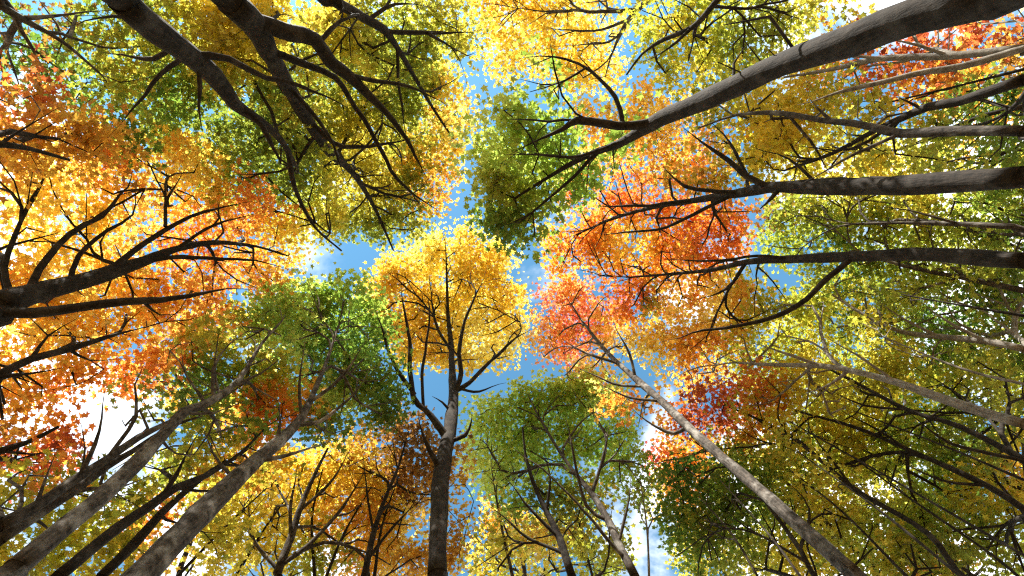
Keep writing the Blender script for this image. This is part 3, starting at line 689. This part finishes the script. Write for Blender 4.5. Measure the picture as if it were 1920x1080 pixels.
tree('maple_tree', 'sunlit grey trunk bending at a pale knot beneath mixed green and gold leaves', 6.5, 16,
     [(-20, 1105, 44), (30, 1065, 41), (100, 1005, 37), (200, 922, 32), (262, 862, 27), (310, 810, 22), (345, 772, 19), (375, 762, 15), (430, 730, 12), (460, 695, 9), (490, 645, 6), (530, 600, 3)],
     [[(345, 775, 8), (400, 775, 6), (460, 750, 3)], [(400, 748, 7), (400, 690, 6), (430, 640, 4), (470, 610, 2)], [(385, 758, 6), (350, 700, 5), (345, 650, 3)], [(440, 725, 6), (490, 700, 5), (540, 660, 3)], [(300, 822, 7), (330, 850, 5), (390, 850, 3)]],
     [(440, 640, 80, 50, 'OL'), (400, 700, 70, 50, 'G'), (480, 690, 60, 50, 'YG'), (510, 600, 60, 40, 'LG'), (370, 650, 50, 45, 'OL'), (440, 770, 80, 40, 'G', dict(den=.7)), (530, 720, 50, 50, 'LG', dict(den=.8)), (390, 820, 60, 40, 'YG', dict(den=.6))], bark='sun_patches', singles=80)
tree('maple_tree', 'dark trunk set between the two sunlit grey trunks, red leaves at its fork', 8, 14,
     [(70, 1115, 26), (110, 1080, 24), (165, 1035, 22), (220, 990, 20), (280, 950, 17), (330, 915, 14), (390, 890, 10), (450, 850, 6), (500, 800, 3)],
     [[(300, 935, 9), (330, 890, 8), (345, 855, 5), (370, 800, 3)], [(330, 915, 7), (400, 920, 5), (460, 890, 3)]],
     [(470, 800, 60, 40, 'RO', dict(den=.8)), (520, 770, 60, 40, 'RO'), (400, 870, 70, 40, 'MX', dict(den=.7)), (330, 870, 50, 40, 'MX', dict(den=.6)), (560, 760, 45, 30, 'RO')], bark='dark')
tree('maple_tree', 'slender dark trunk rising close beside the stoutest sunlit grey trunk', 9, 14,
     [(150, 1120, 22), (190, 1080, 20), (250, 1022, 18), (300, 965, 15), (350, 920, 12), (400, 880, 9), (440, 860, 6), (480, 830, 3)],
     [[(300, 965, 8), (330, 980, 6), (400, 960, 3)]],
     [(300, 1000, 60, 60, 'RO', dict(den=.7)), (390, 990, 60, 50, 'OL', dict(den=.8)), (350, 1050, 70, 40, 'OL'), (430, 900, 50, 40, 'OL', dict(den=.7)), (480, 870, 50, 30, 'MX', dict(den=.6))])
tree('maple_tree', 'grey trunk with bare crooked dead twigs against blue sky', 8, 14,
     [(-50, 1010, 26), (0, 985, 24), (60, 955, 21), (130, 905, 18), (200, 862, 15), (260, 820, 12), (320, 790, 8), (400, 750, 4)],
     [[(0.3, [(150, 895, 10), (170, 850, 8), (190, 800, 6), (210, 720, 3)])][0], [(0.4, [(65, 950, 9), (85, 900, 7), (105, 850, 4)])][0], [(200, 862, 8), (255, 780, 6), (255, 720, 5), (275, 680, 2)], [(0.4, [(150, 892, 6), (160, 840, 5), (155, 790, 3)])][0]],
     [(70, 880, 60, 40, 'RO', dict(den=.6, gap=.4)), (280, 760, 40, 25, 'OL', dict(den=.4)), (350, 760, 50, 35, 'OL', dict(den=.6))], bark='grey')
tree('maple_tree', 'second grey trunk parallel under the one with bare dead twigs, olive yellow leaves low down', 8.5, 13,
     [(-45, 1040, 25), (0, 1010, 23), (60, 970, 20), (130, 925, 17), (200, 875, 14), (250, 845, 10), (320, 800, 6), (380, 780, 3)],
     [[(130, 925, 9), (170, 915, 7), (240, 905, 5), (300, 880, 3)], [(60, 970, 7), (90, 990, 5), (95, 1010, 3)], [(200, 875, 6), (185, 920, 5), (195, 970, 3)]],
     [(60, 920, 70, 40, 'YG'), (40, 1030, 80, 60, 'YG'), (150, 960, 70, 50, 'YG'), (200, 1030, 70, 60, 'YG'), (120, 1080, 80, 40, 'OL'), (260, 930, 50, 40, 'OL', dict(den=.6))], bark='grey')
tree('maple_tree', 'russet leaves on a slim stem in front of blue sky below the red-orange boughs', 10, 13,
     [(-70, 880, 16), (0, 845, 13), (50, 830, 9), (110, 800, 5)],
     [[(0, 845, 7), (60, 850, 5), (120, 840, 3)]],
     [(50, 850, 80, 45, 'R', dict(den=.75)), (110, 830, 40, 35, 'RO', dict(den=.6)), (30, 800, 50, 30, 'BR', dict(den=.6))])
# ---- left
tree('maple_tree', 'thick dark limbs spreading low into a huge glowing orange crown', 7.6, 17,
     [(-60, 600, 60), (0, 575, 50), (45, 555, 40), (130, 533, 31), (210, 510, 25), (270, 490, 19), (330, 467, 13), (400, 455, 9), (480, 462, 5), (540, 480, 3)],
     [(0.25, [(-20, 597, 22), (60, 588, 19), (140, 580, 17), (220, 572, 15), (290, 564, 11), (350, 552, 8), (420, 546, 4), (480, 550, 2)]),
      [(50, 553, 14), (75, 505, 12), (130, 440, 9), (190, 408, 7), (240, 350, 4), (250, 320, 2)],
      [(200, 512, 12), (250, 470, 10), (310, 425, 8), (380, 390, 6), (460, 370, 3)],
      [(130, 533, 10), (150, 480, 8), (210, 435, 6), (255, 400, 4), (258, 340, 2)],
      [(20, 560, 12), (10, 500, 9), (40, 420, 7), (70, 350, 5), (80, 290, 2)],
      [(270, 490, 10), (340, 480, 8), (440, 480, 5), (540, 500, 2)],
      [(0.3, [(270, 567, 7), (300, 590, 5), (345, 585, 3)])][0],
      [(310, 425, 6), (315, 370, 5), (350, 310, 2)],
      [(330, 466, 7), (400, 420, 5), (480, 400, 3)]],
     [(120, 420, 120, 70, 'YO'), (260, 360, 110, 60, 'O'), (240, 450, 110, 50, 'O'), (390, 380, 90, 50, 'O'), (400, 450, 100, 50, 'RO'), (490, 440, 55, 45, 'RO'), (510, 490, 48, 33, 'O'), (60, 510, 90, 50, 'YO'), (180, 300, 90, 40, 'O'), (60, 330, 80, 50, 'O'), (320, 310, 80, 40, 'YO'), (300, 530, 120, 40, 'RO'), (440, 520, 70, 35, 'O'), (120, 560, 110, 40, 'O')],
     singles=200)
tree('maple_tree', 'low branching limb carrying a drooping mass of red-orange leaves', 9, 14,
     [(-70, 740, 20), (0, 702, 15), (60, 672, 13), (130, 655, 11), (200, 632, 7), (245, 620, 3)],
     [[(60, 672, 8), (90, 630, 6), (140, 600, 3)], [(130, 655, 7), (170, 675, 5), (230, 670, 3)], [(0.4, [(0, 720, 9), (60, 700, 7), (120, 690, 4)])][0]],
     [(80, 630, 110, 50, 'RO'), (220, 620, 90, 50, 'RO'), (60, 710, 100, 40, 'RO'), (180, 690, 80, 40, 'O'), (300, 620, 70, 50, 'O'), (40, 760, 70, 30, 'O', dict(den=.7)), (360, 580, 60, 40, 'O', dict(den=.8)), (280, 690, 40, 30, 'O', dict(den=.6))])
tree('maple_tree', 'dusky red and brown leaves above the huge orange crown', 7.4, 13,
     [(-80, 260, 16), (0, 270, 12), (60, 280, 8), (130, 300, 4)],
     [[(0, 270, 6), (60, 230, 4), (110, 200, 3)]],
     [(50, 230, 80, 50, 'BR'), (130, 260, 70, 45, 'BR'), (30, 180, 50, 40, 'R', dict(den=.8)), (180, 270, 50, 40, 'BR', dict(den=.8)), (40, 290, 60, 40, 'RO')])
tree('maple_tree', 'pale gold crown high behind the sunlit grey trunks', 15, 18,
     [(300, 1150, 12), (340, 1060, 10), (380, 960, 8), (420, 880, 6), (450, 830, 3)],
     [[(380, 960, 5), (440, 900, 4), (480, 850, 2)]],
     [(420, 600, 70, 30, 'Y', dict(den=.8)), (330, 640, 60, 40, 'O', dict(den=.8)), (300, 700, 40, 30, 'YO', dict(den=.5)), (520, 690, 40, 30, 'Y', dict(den=.8)), (380, 760, 60, 40, 'YO', dict(den=.6)), (300, 860, 60, 40, 'YG', dict(den=.6))])

tree('maple_tree', 'tall amber and olive tree seen through thin dark stems past the pale sunlit trunk', 16, 18,
     [(2010, 1000, 13), (1930, 930, 12), (1800, 850, 10), (1690, 790, 7), (1600, 740, 4)],
     [[(1800, 850, 6), (1700, 830, 4), (1620, 800, 3)], [(1930, 930, 7), (1880, 860, 5), (1800, 780, 3)]],
     [(1600, 700, 90, 60, 'YG'), (1700, 760, 100, 60, 'YG'), (1800, 680, 100, 60, 'OL'), (1820, 820, 100, 60, 'OL'), (1900, 740, 80, 70, 'G'), (1560, 800, 80, 50, 'YG'), (1660, 860, 90, 50, 'OL'), (1900, 880, 80, 60, 'YO'), (1780, 930, 90, 60, 'OL')], bark='grey')
tree('maple_tree', 'mottled green and amber tree filling in beneath the slanting dappled trunk', 16, 16,
     [(1740, 1200, 13), (1660, 1090, 12), (1560, 990, 10), (1490, 920, 7), (1430, 860, 4)],
     [[(1560, 990, 6), (1480, 970, 4), (1400, 940, 3)], [(1660, 1090, 7), (1650, 1010, 5), (1600, 930, 3)]],
     [(1290, 900, 70, 60, 'MX', dict(den=.8)), (1400, 900, 80, 60, 'OL'), (1500, 920, 80, 50, 'OL'), (1340, 1010, 80, 60, 'OL'), (1440, 1030, 80, 60, 'OL'), (1560, 1010, 90, 60, 'YG'), (1680, 980, 90, 60, 'OL'), (1760, 1050, 90, 50, 'YO'), (1600, 910, 80, 50, 'YG')], bark='grey')
tree('maple_tree', 'olive canopy closing the gaps behind the straight dark trunks', 15, 16,
     [(2000, 560, 13), (1920, 545, 12), (1800, 520, 10), (1700, 500, 7), (1600, 470, 4)],
     [[(1800, 520, 6), (1720, 540, 4), (1640, 540, 3)]],
     [(1540, 390, 90, 50, 'OL', dict(den=.8)), (1650, 450, 100, 50, 'G'), (1780, 480, 110, 60, 'G'), (1880, 380, 90, 60, 'G'), (1560, 520, 70, 60, 'OL'), (1780, 380, 100, 50, 'OL'), (1900, 540, 90, 60, 'DG'), (1640, 370, 80, 40, 'YG')], bark='grey')
tree('maple_tree', 'pale gold and peach treetop behind the slim dark stem and lime crown', 15, 17,
     [(1000, 1200, 12), (990, 1120, 10), (975, 1020, 8), (960, 950, 4)],
     [[(990, 1120, 6), (1040, 1040, 4), (1060, 980, 3)]],
     [(930, 1000, 50, 50, 'YO', dict(den=.7)), (1000, 1010, 60, 45, 'MX', dict(den=.7)), (1080, 1000, 60, 45, 'OL', dict(den=.6)), (960, 1060, 70, 40, 'YG', dict(den=.8)), (1130, 1060, 60, 40, 'OL', dict(den=.7))], bark='grey')
# ---- thin young stems among the big trees
def young(path, d, H, pal, label, group, w=9, bark='dark', den=.6):
    n = len(path)
    tr_ = [(x, y, w * (1 - .75 * i / (n - 1))) for i, (x, y) in enumerate(path)]
    (xa, ya), (xb, yb) = path[-2], path[-1]
    o = tree('young_maple_tree', label, d, H, tr_, [],
             [(xb, yb, 42, 36, pal, dict(den=den)), (xa * .4 + xb * .6, ya * .4 + yb * .6, 45, 36, pal, dict(den=den * .8))], bark=bark, per=40, rtip=.007)
    o['group'] = group
g1 = 'thin stems among the olive leaves'
for path, d, pal in (([(1980, 1075), (1900, 1030), (1640, 880), (1480, 790)], 11, 'YG'), ([(1870, 1140), (1800, 1080), (1640, 950), (1500, 850)], 10, 'OL'),
                     ([(1770, 1140), (1700, 1080), (1580, 960), (1480, 880)], 12, 'OL'), ([(1990, 925), (1920, 900), (1780, 840), (1600, 770)], 12, 'YG'),
                     ([(1980, 1130), (1860, 1040), (1700, 930), (1590, 850)], 13, 'OL')):
    young(path, d, 16, pal, 'thin dark young stem slanting through olive leaves below the pale sunlit trunk', g1)
for path, d, pal in (([(1545, 1140), (1500, 1080), (1440, 1000), (1350, 900)], 11, 'G'), ([(1460, 1140), (1420, 1080), (1375, 1005), (1310, 930)], 12, 'OL')):
    young(path, d, 15, pal, 'thin young stem rising in the shade below the dappled slanting trunk', g1, w=8, bark='grey')
young([(1980, 735), (1920, 720), (1800, 690), (1640, 625)], 11, 16, 'OL', 'thin pale young stem among dark green leaves just above the pale sunlit trunk', g1, bark='pale')
young([(1985, 603), (1920, 592), (1800, 572), (1690, 552)], 12, 16, 'G', 'thin dark young stem in dark green leaves below the straight trunk with one low limb', g1)
young([(1985, 118), (1920, 130), (1760, 170), (1610, 205)], 11, 14, 'MX', 'thin dark young stem crossing beneath the scarlet leaves', g1, den=.4)
g2 = 'thin stems along the clearing edge'
young([(975, 1140), (962, 1085), (945, 1010), (930, 930), (922, 880)], 11, 15, 'LG', 'thin grey young stem between the upright dark trunk and slim dark stem', g2, bark='grey', den=.4)
young([(1218, 1140), (1217, 1080), (1213, 990), (1200, 900)], 12, 15, 'MX', 'thin pale young stem beside white cloud at the edge of the lime crown', g2, w=7, bark='pale', den=.35)
young([(1128, 1140), (1112, 1085), (1090, 1000), (1072, 920)], 12, 15, 'LG', 'thin grey young stem between the twin lime green trunks', g2, w=8, bark='grey', den=.4)
for path, d, pal in (([(585, 1140), (612, 1080), (645, 1000), (695, 915)], 11, 'Y'), ([(690, 1140), (702, 1080), (715, 990), (745, 900)], 11, 'BR'),
                     ([(592, 1140), (590, 1080), (585, 970), (605, 880)], 12, 'Y'), ([(285, 1130), (335, 1078), (420, 990), (500, 915)], 10, 'YG'), ([(400, 1150), (442, 1080), (490, 1000), (540, 930)], 12, 'YG')):
    young(path, d, 15, pal, 'thin dark young stem fanning out under amber yellow leaves', g2, den=.5)
# ---- the wood goes on behind them: ring added, mostly unseen, to block horizon light
k = 0
for a in np.arange(12, 372, 24.0):
    a += rng.uniform(-6, 6); dd = rng.uniform(14, 18.5)
    ca, sa = math.cos(math.radians(a)), math.sin(math.radians(a))
    def pz(z, side=0.0, out=0.0):
        r_ = (dd + out) * F / z; s_ = side * F / z
        return (ZX + r_ * ca - s_ * sa, ZY + r_ * sa + s_ * ca)
    pal = ['OL', 'G', 'YG', 'MX', 'YO'][k % 5]; k += 1
    tree('maple_tree', 'slim ' + ['olive', 'green', 'yellow-green', 'mixed green and red', 'amber'][(k - 1) % 5] + ' tree of the surrounding wood added beyond the clearing', dd, 17,
         [(*pz(3.0), 80), (*pz(6.0), 34), (*pz(9.0, .2), 18), (*pz(11.5, .1), 9), (*pz(13.5, .0), 4)],
         [], [(*pz(z_, s_, o_), w_ * F / z_, w_ * F / z_, pal, dict(z=z_, zr=1.2, den=.3)) for z_, s_, o_, w_ in ((5.5, 1.8, .5, 2.0), (6.5, -1.8, 0, 2.2), (9, 1.6, .4, 2.2), (9.5, -1.5, -.4, 2.1), (12.5, .2, -.3, 2.4))],
         per=24, leaf=0.24, bark='grey')
print('LEAVES', STAT['leaves'], 'OBJECTS', len(sc.objects))
